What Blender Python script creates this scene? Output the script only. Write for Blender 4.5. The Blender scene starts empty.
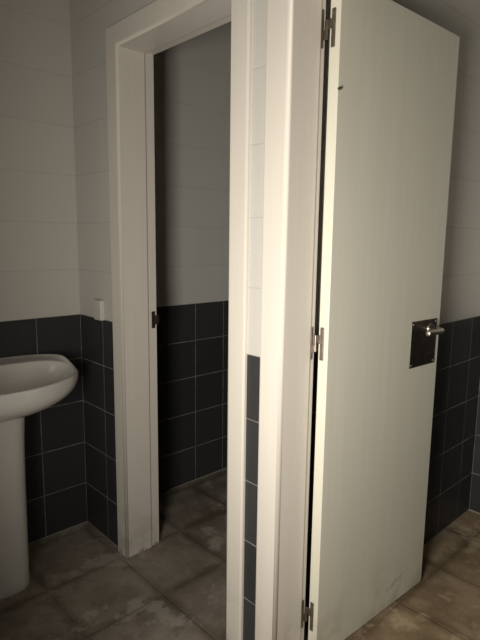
import bpy, bmesh, math
from mathutils import Vector, Matrix
S = bpy.context.scene
COL = S.collection

# ------------------------------------------------------------------ helpers
def link(name, bm, mat, parent=None, smooth=False, mats=None):
    me = bpy.data.meshes.new(name)
    bmesh.ops.recalc_face_normals(bm, faces=bm.faces[:])
    bm.to_mesh(me); bm.free()
    for m in (mats or [mat]): me.materials.append(m)
    if smooth:
        for p in me.polygons: p.use_smooth = True
    o = bpy.data.objects.new(name, me); COL.objects.link(o)
    if parent: o.parent = parent
    return o

def empty(name, loc, rotz=0.0):
    o = bpy.data.objects.new(name, None); COL.objects.link(o)
    o.location = loc; o.rotation_euler = (0, 0, rotz); o.empty_display_size = .05
    return o

def tag(o, label=None, cat=None, group=None, kind=None):
    if label: o['label'] = label
    if cat: o['category'] = cat
    if group: o['group'] = group
    if kind: o['kind'] = kind
    return o

def box(bm, a, b):
    vs = [bm.verts.new((x, y, z)) for x in (a[0], b[0]) for y in (a[1], b[1]) for z in (a[2], b[2])]
    for f in ((0,1,3,2),(4,6,7,5),(0,4,5,1),(2,3,7,6),(0,2,6,4),(1,5,7,3)):
        bm.faces.new([vs[i] for i in f])

def bevel(o, w, seg=3, ang=40):
    m = o.modifiers.new('bevel', 'BEVEL'); m.width = w; m.segments = seg
    m.limit_method = 'ANGLE'; m.angle_limit = math.radians(ang)
    for p in o.data.polygons: p.use_smooth = True
    w_ = o.modifiers.new('wn', 'WEIGHTED_NORMAL'); w_.keep_sharp = True
    return o

def cyl(bm, p, q, r, n=20, r2=None):
    p, q = Vector(p), Vector(q); d = q - p
    M = Matrix.Translation((p + q) / 2) @ d.to_track_quat('Z', 'Y').to_matrix().to_4x4()
    bmesh.ops.create_cone(bm, cap_ends=True, segments=n, radius1=r, radius2=r if r2 is None else r2, depth=d.length, matrix=M)

def loft(bm, rings, cap0=True, cap1=True):
    R = [[bm.verts.new(p) for p in r] for r in rings]
    n = len(R[0])
    for a, b in zip(R, R[1:]):
        for i in range(n):
            bm.faces.new((a[i], a[(i+1) % n], b[(i+1) % n], b[i]))
    if cap0: bm.faces.new(R[0])
    if cap1: bm.faces.new(R[-1])

# ------------------------------------------------------------------ materials
class NT:
    def __init__(s, name):
        s.m = bpy.data.materials.new(name); s.m.use_nodes = True
        s.t = s.m.node_tree; s.t.nodes.clear()
        s.o = s.n('ShaderNodeOutputMaterial'); s.p = s.n('ShaderNodeBsdfPrincipled')
        s.l(s.p.outputs[0], s.o.inputs[0])
    def n(s, t): return s.t.nodes.new(t)
    def l(s, a, b): s.t.links.new(a, b)
    def put(s, v, sock):
        if hasattr(v, 'links'): s.l(v, sock)
        else: sock.default_value = v
    def math(s, op, a, b=None, c=None, clamp=False):
        k = s.n('ShaderNodeMath'); k.operation = op; k.use_clamp = clamp
        s.put(a, k.inputs[0])
        if b is not None: s.put(b, k.inputs[1])
        if c is not None: s.put(c, k.inputs[2])
        return k.outputs[0]
    def step(s, v, lo, hi, a=0.0, b=1.0):
        k = s.n('ShaderNodeMapRange'); k.interpolation_type = 'SMOOTHSTEP'
        s.put(v, k.inputs[0]); k.inputs[1].default_value = lo; k.inputs[2].default_value = hi
        k.inputs[3].default_value = a; k.inputs[4].default_value = b
        return k.outputs[0]
    def mix(s, f, a, b):
        k = s.n('ShaderNodeMix'); k.data_type = 'RGBA'
        s.put(f, k.inputs[0]); s.put(c4(a), k.inputs[6]); s.put(c4(b), k.inputs[7])
        return k.outputs[2]
    def noise(s, scale, detail=4, rough=.55, vec=None, dim='3D'):
        k = s.n('ShaderNodeTexNoise'); k.inputs['Scale'].default_value = scale
        k.inputs['Detail'].default_value = detail; k.inputs['Roughness'].default_value = rough
        s.l(vec if vec is not None else s.pos(), k.inputs['Vector'])
        return k.outputs[0]
    def pos(s):
        if not hasattr(s, '_g'):
            s._g = s.n('ShaderNodeNewGeometry')
        return s._g.outputs['Position']
    def xyz(s):
        k = s.n('ShaderNodeSeparateXYZ'); s.l(s.pos(), k.inputs[0]); return k.outputs
    def bump(s, h, strength, dist):
        k = s.n('ShaderNodeBump'); k.inputs['Strength'].default_value = strength; k.inputs['Distance'].default_value = dist
        s.l(h, k.inputs['Height']); s.l(k.outputs[0], s.p.inputs['Normal'])
def c4(c):
    if isinstance(c, tuple) and len(c) == 3: return (*c, 1)
    return c

def plain(name, col, rough=.4, metal=0.0, var=0.0, scale=8, bump=0.0):
    t = NT(name)
    t.p.inputs['Roughness'].default_value = rough; t.p.inputs['Metallic'].default_value = metal
    n = t.noise(scale, 5)
    f = t.step(n, .35, .7)
    t.l(t.mix(f, tuple(c * (1 - var) for c in col), col), t.p.inputs['Base Color'])
    if bump: t.bump(n, bump, .002)
    return t.m

TILE = .2
WHITE = (.574, .557, .516)
def wall_tiles(name, offx=0.0, offy=0.0, dado=1.0):
    """pale glazed tiles above a dado of dark square tiles; joints follow the wall that the face lies on"""
    t = NT(name); x, y, z = t.xyz()
    nrm = t.n('ShaderNodeSeparateXYZ'); t.l(t._g.outputs['Normal'], nrm.inputs[0])
    isy = t.math('GREATER_THAN', t.math('ABSOLUTE', nrm.outputs[1]), .5)
    u = t.math('ADD', t.math('MULTIPLY', isy, t.math('SUBTRACT', x, offx)),
               t.math('MULTIPLY', t.math('SUBTRACT', 1.0, isy), t.math('SUBTRACT', y, offy)))
    def joint(v, w):
        d = t.math('PINGPONG', v, TILE / 2)          # distance to the nearest joint
        return t.step(d, w * .55, w, 1.0, 0.0)
    jv = joint(t.math('ADD', u, 20 * TILE), .0020)
    jh = joint(z, .0022)
    j = t.math('MAXIMUM', jv, jh)
    dark = t.math('LESS_THAN', z, dado)
    # per tile tone
    cell = t.n('ShaderNodeCombineXYZ')
    t.l(t.math('FLOOR', t.math('DIVIDE', t.math('ADD', u, 20 * TILE), TILE)), cell.inputs[0])
    t.l(t.math('FLOOR', t.math('DIVIDE', z, TILE)), cell.inputs[1]); t.l(isy, cell.inputs[2])
    wn = t.n('ShaderNodeTexWhiteNoise'); t.l(cell.outputs[0], wn.inputs['Vector'])
    tone = wn.outputs['Value']
    nz = t.noise(14, 5)
    wht = t.mix(tone, tuple(c * .975 for c in WHITE), WHITE)
    wht = t.mix(t.math('MULTIPLY', jh, .25), wht, (.30, .28, .25))
    wht = t.mix(t.math('MULTIPLY', jv, .03), wht, (.30, .28, .25))
    blk = t.mix(tone, (.036, .036, .0375), (.046, .046, .048))
    blk = t.mix(t.step(nz, .5, .8, 0, .35), blk, (.055, .054, .053))
    gr = t.mix(t.step(nz, .35, .65), (.16, .155, .145), (.30, .29, .27))
    blk = t.mix(j, blk, gr)
    blk = t.mix(t.step(t.math('ADD', z, t.math('MULTIPLY', nz, .004)), .006, .0085, .9, 0), blk, (.34, .32, .29))   # mortar line along the floor
    t.l(t.mix(dark, wht, blk), t.p.inputs['Base Color'])
    r = t.math('ADD', t.math('MULTIPLY', j, .35), t.step(nz, .3, .8, .38, .50))
    t.l(r, t.p.inputs['Roughness'])
    t.p.inputs['Specular IOR Level'].default_value = .25
    t.bump(t.math('MULTIPLY', j, -1.0), .35, .0015)
    return t.m

def floor_mat():
    t = NT('grimy_floor_tile'); x, y, z = t.xyz()
    W = .315
    def joint(v, off, w):
        wob = t.math('MULTIPLY', t.math('SUBTRACT', t.noise(30, 3), .5), .004)
        d = t.math('PINGPONG', t.math('ADD', t.math('SUBTRACT', v, off), t.math('ADD', wob, 20 * W)), W / 2)
        return t.step(d, w * .4, w, 1.0, 0.0), t.step(t.math('ADD', d, t.math('MULTIPLY', t.math('SUBTRACT', t.noise(7, 4), .5), .06)), .0, .038, 1.0, 0.0)
    a, ae = joint(x, .67, .0055); b, be = joint(y, -.03, .0055)
    j = t.math('MAXIMUM', a, b); e = t.math('MAXIMUM', ae, be)
    big = t.noise(3.2, 6, .62); mid = t.noise(11, 6, .65); fine = t.noise(60, 4, .6)
    cell = t.n('ShaderNodeCombineXYZ')
    t.l(t.math('FLOOR', t.math('DIVIDE', t.math('SUBTRACT', x, .67 - 20 * W), W)), cell.inputs[0])
    t.l(t.math('FLOOR', t.math('DIVIDE', t.math('SUBTRACT', y, -.03 - 20 * W), W)), cell.inputs[1])
    wn = t.n('ShaderNodeTexWhiteNoise'); t.l(cell.outputs[0], wn.inputs['Vector'])
    c = t.mix(t.step(big, .35, .66), (.175, .148, .116), (.35, .312, .262))
    c = t.mix(t.math('MULTIPLY', wn.outputs['Value'], .35), c, (.36, .315, .26))
    c = t.mix(t.step(mid, .50, .72, 0, .40), c, (.45, .40, .34))
    c = t.mix(t.step(mid, .26, .50, .65, 0), c, (.13, .105, .080))
    c = t.mix(t.math('MULTIPLY', e, t.step(big, .34, .62, 1.0, .45)), c, (.125, .102, .078))
    c = t.mix(t.step(fine, .35, .75, .2, 0), c, (.14, .11, .08))
    pt = t.noise(4.2, 7, .68); c = t.mix(t.step(pt, .545, .62, 0, .5), c, (.50, .465, .415))
    c = t.mix(t.math('MULTIPLY', j, t.step(mid, .38, .58, .45, .08)), c, (.105, .083, .060))
    ru = t.step(t.math('ADD', x, t.math('MULTIPLY', t.math('SUBTRACT', t.noise(4, 4), .5), .8)), .85, 1.35, 0, 1)   # ochre tint growing towards the right
    tint = t.n('ShaderNodeMix'); tint.data_type = 'RGBA'; tint.blend_type = 'MULTIPLY'
    t.l(ru, tint.inputs[0]); t.l(c, tint.inputs[6]); tint.inputs[7].default_value = (1.13, .97, .74, 1)
    c = tint.outputs[2]
    t.l(c, t.p.inputs['Base Color'])
    t.l(t.step(mid, .3, .7, .42, .68), t.p.inputs['Roughness'])
    t.p.inputs['Specular IOR Level'].default_value = .3
    t.bump(t.math('ADD', t.math('MULTIPLY', j, -1.0), t.math('MULTIPLY', fine, .25)), .5, .002)
    return t.m

def paint(name, col, rough=.38, foot=True, scuffs=()):
    """gloss paint with faint brush marks, worn and stained at the foot"""
    t = NT(name); x, y, z = t.xyz()
    mp = t.n('ShaderNodeMapping'); mp.inputs['Scale'].default_value = (40, 40, 1.5); t.l(t.pos(), mp.inputs[0])
    br = t.noise(1.0, 3, .5, mp.outputs[0])
    c = t.mix(t.step(br, .3, .7), tuple(v * .965 for v in col), col)
    big = t.noise(2.0, 3); c = t.mix(t.step(big, .4, .7, 0, .25), c, tuple(v * k for v, k in zip(col, (.96, .95, .92))))
    if foot:
        n = t.noise(26, 5, .65)
        low = t.step(z, .0, .045, .24, .0)
        f = t.step(t.math('ADD', n, low), .70, .86)
        c = t.mix(t.math('MULTIPLY', f, .75), c, (.20, .15, .10))
        s = t.noise(9, 4); c = t.mix(t.math('MULTIPLY', t.step(z, .0, .30, .45, 0), t.step(s, .45, .7)), c, (.34, .30, .23))
    for (y0, z0, y1, z1, w) in scuffs:                 # a smear rubbed along a short line
        dy, dz = y1 - y0, z1 - z0; L = math.hypot(dy, dz)
        a = t.math('ADD', t.math('MULTIPLY', t.math('SUBTRACT', y, y0), dy / L), t.math('MULTIPLY', t.math('SUBTRACT', z, z0), dz / L))
        b = t.math('ABSOLUTE', t.math('ADD', t.math('MULTIPLY', t.math('SUBTRACT', y, y0), -dz / L), t.math('MULTIPLY', t.math('SUBTRACT', z, z0), dy / L)))
        m = t.math('MULTIPLY', t.step(b, w * .2, w, 1, 0), t.math('MULTIPLY', t.step(a, 0, .02), t.step(a, L - .02, L, 1, 0)))
        m = t.math('MULTIPLY', m, t.step(t.noise(70, 3), .35, .65, 0, .5))
        c = t.mix(m, c, (.19, .19, .16))
    t.l(c, t.p.inputs['Base Color'])
    t.p.inputs['Roughness'].default_value = rough
    t.p.inputs['Specular IOR Level'].default_value = .35
    t.bump(br, .06, .002)
    return t.m

M_corr = wall_tiles('wall_tiles_corridor', 0.0, 0.0)
M_st1 = wall_tiles('wall_tiles_left_stall', 0.0, .055)
M_st2 = wall_tiles('wall_tiles_right_stall', 1.18, 1.14)
M_floor = floor_mat()
M_ceil = plain('ceiling_plaster', (.50, .48, .44), .8, 0, .06, 3, .1)
M_trim = paint('cream_frame_paint', (.705, .66, .592), .36)
M_door = paint('cream_door_paint', (.65, .632, .54), .36, True, [(.500, .078, .640, .112, .013)])
M_cer = plain('white_ceramic', (.66, .645, .61), .16, 0, .03, 6)
M_steel = plain('brushed_steel', (.50, .46, .41), .34, 1.0, .25, 40)
M_hinge = plain('tarnished_steel', (.33, .285, .24), .42, 1.0, .35, 60)
M_plate = plain('dark_plate_metal', (.185, .160, .132), .40, 1.0, .25, 30)
M_brown = plain('rusted_brown_metal', (.10, .065, .045), .5, .6, .4, 90)
M_plastic = plain('white_plastic', (.60, .585, .52), .4, 0, .04, 20)
M_chrome = plain('chrome', (.75, .74, .72), .12, 1.0, .05, 20)

# ------------------------------------------------------------------ room
H = 2.65                                    # ceiling height
WT = .142                                    # thickness of the wall with the doorways
XR, YB, YF = 2.75, 1.48, -1.30              # right side, back of stalls, wall behind the photographer
PX0, PX1 = 1.05, 1.18                       # partition between the stalls
D1 = (.379, .998); D2 = (1.226, 1.862)      # clear openings
DH = 2.031
CUT = .034

def struct(name, boxes, mat, label, cat):
    bm = bmesh.new()
    for a, b in boxes: box(bm, a, b)
    return tag(link(name, bm, mat), label, cat, None, 'structure')

struct('floor', [((-.12, YF - .7, -.10), (XR + .12, YB + .12, 0))], M_floor,
       'grimy brown-grey square floor tiles running through both doorways', 'floor')
struct('ceiling', [((-.12, YF - .12, H), (XR + .12, YB + .12, H + .1))], M_ceil, 'plain ceiling above the washroom', 'ceiling')
struct('wall_left', [((-.12, YF, 0), (0, .06, H))], M_corr,
       'pale tiled wall with dark tiled dado behind the washbasin', 'wall')
struct('wall_stall_left', [((-.12, .06, 0), (0, YB + .12, H))], M_st1,
       'pale over dark tiled wall seen inside the left doorway', 'wall')
struct('wall_front', [((0, 0, 0), (D1[0] - CUT, WT, H)), ((D1[1] + CUT, 0, 0), (D2[0] - CUT, WT, H)),
                      ((D2[1] + CUT, 0, 0), (XR, WT, H)),
                      ((D1[0] - CUT, 0, DH + CUT), (D1[1] + CUT, WT, H)), ((D2[0] - CUT, 0, DH + CUT), (D2[1] + CUT, WT, H))],
       M_corr, 'tiled wall holding the two doorways with a narrow tiled pier between them', 'wall')
struct('wall_partition', [((PX0, WT, 0), (PX1, YB, H))], M_st2,
       'pale over dark tiled partition wall behind the open cream door', 'wall')
struct('wall_back', [((0, YB, 0), (PX0, YB + .12, H)), ((PX0, YB, 0), (XR, YB + .12, H))], M_st2,
       'tiled back wall past the open door at the right edge of the photo', 'wall')
struct('wall_right', [((XR, YF, 0), (XR + .12, YB + .12, H))], M_corr, 'tiled wall on the right of the room', 'wall')
EX = (1.52, 2.42)                            # entrance opening behind the photographer
struct('wall_entrance', [((-.12, YF - .12, 0), (EX[0], YF, H)), ((EX[1], YF - .12, 0), (XR + .12, YF, H)),
                         ((EX[0], YF - .12, 2.08), (EX[1], YF, H))], M_corr, 'tiled wall around the entrance', 'wall')

# ---- painted door frames (one mitred moulding round each opening)
def frame(name, x0, x1, wout, label, ye, rec):
    f, r, w0 = -.013, .011, wout
    prof = [(w0, .0), (w0, f + .005), (w0 - .002, f + .0015), (w0 - .006, f)]
    for k in range(7):
        a = math.pi / 2 * k / 6
        prof.append((r - r * math.sin(a), f + r - r * math.cos(a)))
    prof += [(0, .108), (rec * .15, .111), (rec * .5, .112), (rec, .112), (rec, ye - .002), (rec + .002, ye), (CUT, ye), (CUT, 0)]
    rings = []
    for a, y in prof:
        rings.append([(x0 - a, y, 0), (x0 - a, y, DH + a), (x1 + a, y, DH + a), (x1 + a, y, 0)])
    bm = bmesh.new()
    V = [[bm.verts.new(p) for p in r] for r in rings]; n = len(V)
    for i in range(n):
        A, B = V[i], V[(i + 1) % n]
        for k in range(3): bm.faces.new((A[k], A[k+1], B[k+1], B[k]))
    for k in (0, 3): bm.faces.new([v[k] for v in V])
    o = link(name, bm, M_trim)
    for p in o.data.polygons:
        p.use_smooth = p.index < 3 * 10 and p.index >= 3 * 4
    return tag(o, label, 'door frame', None, 'structure')
F1 = frame('trim_1', D1[0], D1[1], .0775, 'cream painted frame of the empty left doorway, beside the washbasin', .156, .007)
F2 = frame('trim_2', D2[0], D2[1], .087, 'cream painted frame of the right doorway, carrying the hinges of the open door', .134, .004)

# strike plate on the left frame
bm = bmesh.new()
xj = D1[0] - .007
box(bm, (xj - .004, .130, .971), (xj + .0018, .1475, 1.041))
box(bm, (xj - .002, .1475, .985), (xj + .0018, .166, 1.024))
sp = tag(bevel(link('strike_plate', bm, M_brown, F1), .001, 2), 'dark rusted metal strike plate')
bm = bmesh.new(); box(bm, (xj + .0012, .134, .985), (xj + .0024, .144, 1.022)); link('latch_opening', bm, plain('black_slot', (.01, .009, .008), .8), sp)

# ------------------------------------------------------------------ open door
P0 = Vector((1.2716, .133, 0)); P1 = Vector((1.3003, .7591, 0))
d = (P1 - P0); W = d.length
rot = math.atan2(d.y, d.x)
door = empty('door_1', (P0.x, P0.y, 0), rot)
tag(door, 'open cream flush door standing ajar into the right doorway, with a dark handle plate', 'door', None, 'structure')
T = .0360
# local frame: +x from the hinge edge to the free edge, -y out of the visible face
ZB, DHT = .012, 2.012
bm = bmesh.new(); box(bm, (0, 0, ZB), (W, T, ZB + DHT))
bevel(link('door_leaf', bm, M_door, door), .0022, 2)
# handle plate
bm = bmesh.new(); box(bm, (.436, -.0035, .903), (.601, 0, 1.067))
pl = tag(bevel(link('lock_plate', bm, M_plate, door), .0015, 2), 'square dark metal plate')
for sx in (.446, .591):
    for sz in (.913, 1.057):
        bm = bmesh.new(); cyl(bm, (sx, -.0032, sz), (sx, -.0058, sz), .0048, 14, .0036)
        link('screw', bm, M_steel, pl, True)
# lever: rose, neck and a round bar bent back towards the hinges
def tube(bm, pts, r, n=16):
    rings = []
    for i, p in enumerate(pts):
        p = Vector(p)
        a = Vector(pts[max(i - 1, 0)]); b = Vector(pts[min(i + 1, len(pts) - 1)])
        t = (b - a).normalized(); u = t.cross(Vector((0, 0, 1))).normalized(); v = u.cross(t)
        rr = r[i] if isinstance(r, (list, tuple)) else r
        rings.append([p + rr * (math.cos(2*math.pi*k/n) * u + math.sin(2*math.pi*k/n) * v) for k in range(n)])
    loft(bm, rings)
HX, HZ = .556, 1.033
lv = empty('lever_handle', (0, 0, 0)); lv.parent = door
tag(lv, 'satin steel lever')
bm = bmesh.new(); cyl(bm, (HX, -.0034, HZ), (HX, -.0095, HZ), .021, 28, .0195); link('rose', bm, M_steel, lv, False)
pts = [(HX, -.009, HZ), (HX, -.036, HZ)]
for k in range(1, 8):
    a = math.pi / 2 * k / 7
    pts.append((HX - .018 + .018 * math.cos(a), -.036 - .018 * math.sin(a), HZ))
pts += [(HX - .06, -.054, HZ), (HX - .100, -.054, HZ), (HX - .1025, -.054, HZ), (HX - .104, -.054, HZ)]
bm = bmesh.new(); tube(bm, pts, [.0098] * (len(pts) - 2) + [.0092, .0075]); link('lever', bm, M_steel, lv, True)
# dark hole, drawn as a short dark peg, near the top of the hinge edge
bm = bmesh.new(); cyl(bm, (.004, .001, 1.741), (.004, -.0075, 1.741), .0042, 12, .0034)
tag(link('hole_peg', bm, M_brown, door, True), 'small dark peg standing for a hole')

# hinges
def hinge(zc):
    h = empty('hinge', (0, 0, 0)); h.parent = door
    Mi = Matrix.LocRotScale(Vector((P0.x, P0.y, 0)), Matrix.Rotation(rot, 3, 'Z'), None).inverted()
    def put(name, bm):
        bmesh.ops.transform(bm, matrix=Mi, verts=bm.verts[:])
        return bevel(link(name, bm, M_hinge, h), .0008, 2)
    xk, yk = 1.2278, .1310
    hh = .0485
    # leaf on the frame (in the rebate), arm to the knuckle in its lower half
    bm = bmesh.new(); xr = D2[0] - .004
    box(bm, (xr - .002, .1160, zc - hh), (xr + .0022, .1235, zc + hh))
    box(bm, (xr - .001, .1225, zc - .026), (xk, .1310, zc - .004))
    put('frame_leaf', bm)
    # leaf on the edge of the door, arm in its upper half
    bm = bmesh.new()
    box(bm, (1.2440, .1305, zc - hh), (1.2560, .1345, zc + hh))
    box(bm, (xk, .1290, zc + .000), (1.2460, .1335, zc + .024))
    put('door_leaf_plate', bm)
    bm = bmesh.new(); cyl(bm, (xk, yk, zc - .026), (xk, yk, zc + .024), .0050, 16)
    put('knuckle', bm)
for zc in (1.898, 1.040, .161): hinge(zc)

# ------------------------------------------------------------------ washbasin on its pedestal
SY = -.45                                    # centre line
sink = tag(empty('pedestal_washbasin', (.2, SY, 0)), 'white ceramic washbasin on a pedestal against the dark tiles at left', 'washbasin')
N = 72
def spow(v, e): return math.copysign(abs(v) ** e, v)
def outline(hw, xb, xf, xc, eb=.42, ef=.95):
    pts = []
    for k in range(N):
        a = 2 * math.pi * k / N; c, s = math.cos(a), math.sin(a)
        X = xc + (xf - xc) * spow(c, ef) if c >= 0 else xc + (xc - xb) * spow(c, eb)
        pts.append((X - .2, hw * spow(s, .92 if c >= 0 else .62)))
    return pts
def ring(o, z, lift=0.0):
    out = []
    for x, y in o:
        q = min(1, max(0, (.23 - (x + .2)) / .14)); q = q * q * (3 - 2 * q)
        out.append((x, y, z + lift * q))
    return out
RZ = .822
bm = bmesh.new()
rings = []
for hw, xf, z, eb in ((.090, .285, .684, .6), (.104, .300, .688, .6), (.150, .335, .696, .62), (.205, .370, .709, .66), (.254, .400, .726, .7),
                  (.290, .420, .746, .72), (.311, .431, .768, .72), (.319, .434, .790, .72), (.321, .434, .806, .72), (.320, .433, .817, .72), (.316, .429, RZ - .001, .72)):
    rings.append(ring(outline(hw, .0015, xf, .17, eb), z, .031 if z > .74 else 0))
for hw, xb, xf, xc, z, l in ((.311, .006, .424, .17, RZ, .030), (.305, .016, .419, .17, RZ - .003, .027), (.302, .098, .4165, .20, RZ - .003, .026),
                          (.3005, .101, .415, .20, RZ - .004, .0255), (.298, .105, .413, .20, RZ - .008, .024),
                          (.293, .110, .408, .205, RZ - .026, .016), (.274, .120, .388, .21, RZ - .064, 0), (.230, .136, .355, .22, RZ - .096, 0),
                          (.150, .160, .310, .23, RZ - .117, 0), (.060, .200, .262, .23, RZ - .122, 0), (.022, .210, .250, .23, RZ - .124, 0)):
    rings.append(ring(outline(hw, xb, xf, xc, .85 if xb > .05 else .72, .95), z, l))
loft(bm, rings)
basin = link('basin', bm, M_cer, sink, True)
ss = basin.modifiers.new('ss', 'SUBSURF'); ss.levels = 1; ss.render_levels = 1
bm = bmesh.new(); cyl(bm, (.030, 0, RZ - .1255), (.030, 0, RZ - .121), .021, 24)
tag(link('drain', bm, M_chrome, sink), 'round metal drain')
# pedestal column: rounded rectangle, open to the wall behind
def rrect(x0, x1, hw, r, n=8):
    pts = []
    for cx, cy, a0 in ((x1 - r, hw - r, 0), (x0 + r, hw - r, 90), (x0 + r, -hw + r, 180), (x1 - r, -hw + r, 270)):
        for k in range(n + 1):
            a = math.radians(a0 + 90 * k / n); pts.append((cx + r * math.cos(a) - .2, cy + r * math.sin(a)))
    return pts
bm = bmesh.new()
loft(bm, [ring(rrect(.075, xf, hw, .055), z) for hw, xf, z in
          ((.080, .288, 0), (.081, .290, .004), (.081, .290, .03), (.081, .288, .06), (.083, .286, .20), (.087, .284, .45), (.090, .287, .60), (.094, .292, .690), (.070, .27, .697))])
o = link('pedestal', bm, M_cer, sink, True)
m = o.modifiers.new('es', 'EDGE_SPLIT'); m.split_angle = math.radians(50)

# ------------------------------------------------------------------ little white box at the top of the dado
bm = bmesh.new(); box(bm, (.164, -.020, .998), (.222, 0, 1.082))
tag(bevel(link('wall_box', bm, M_plastic), .003, 3), 'small plain white box on the wall at the top edge of the dark tiles', 'wall box')

# ------------------------------------------------------------------ light
def area(name, loc, aim, sx, sy, power, col, spread=180):
    L = bpy.data.lights.new(name, 'AREA'); L.shape = 'RECTANGLE'; L.size = sx; L.size_y = sy
    L.energy = power; L.color = col; L.spread = math.radians(spread)
    o = bpy.data.objects.new(name, L); COL.objects.link(o); o.location = loc
    o.rotation_euler = (Vector(aim) - Vector(loc)).to_track_quat('-Z', 'Y').to_euler()
    return o
area('entrance_daylight', (1.87, YF + .02, 1.06), (1.71, 0, 1.12), .42, .72, 22.5, (1.0, .938, .84), 124)

w = bpy.data.worlds.new('world'); S.world = w; w.use_nodes = True
w.node_tree.nodes['Background'].inputs[0].default_value = (.9, .95, 1, 1)
w.node_tree.nodes['Background'].inputs[1].default_value = .05

# ------------------------------------------------------------------ camera
cam = bpy.data.cameras.new('camera'); co = bpy.data.objects.new('camera', cam); COL.objects.link(co)
cam.sensor_fit = 'VERTICAL'; cam.sensor_height = 36; cam.lens = 520.42 * 36 / 640; cam.clip_start = .02
rt = Vector((.68457, .72884, .01262)); up = Vector((-.11897, .09462, .98838)); fw = Vector((-.71917, .67812, -.15148))
R = Matrix((rt, up, -fw)).transposed()
co.matrix_world = Matrix.Translation((2.1676, -1.0612, 1.3358)) @ R.to_4x4()
S.camera = co

S.view_settings.view_transform = 'Standard'; S.view_settings.look = 'None'
S.view_settings.gamma = 1; S.view_settings.exposure = 0; S.view_settings.use_curve_mapping = False
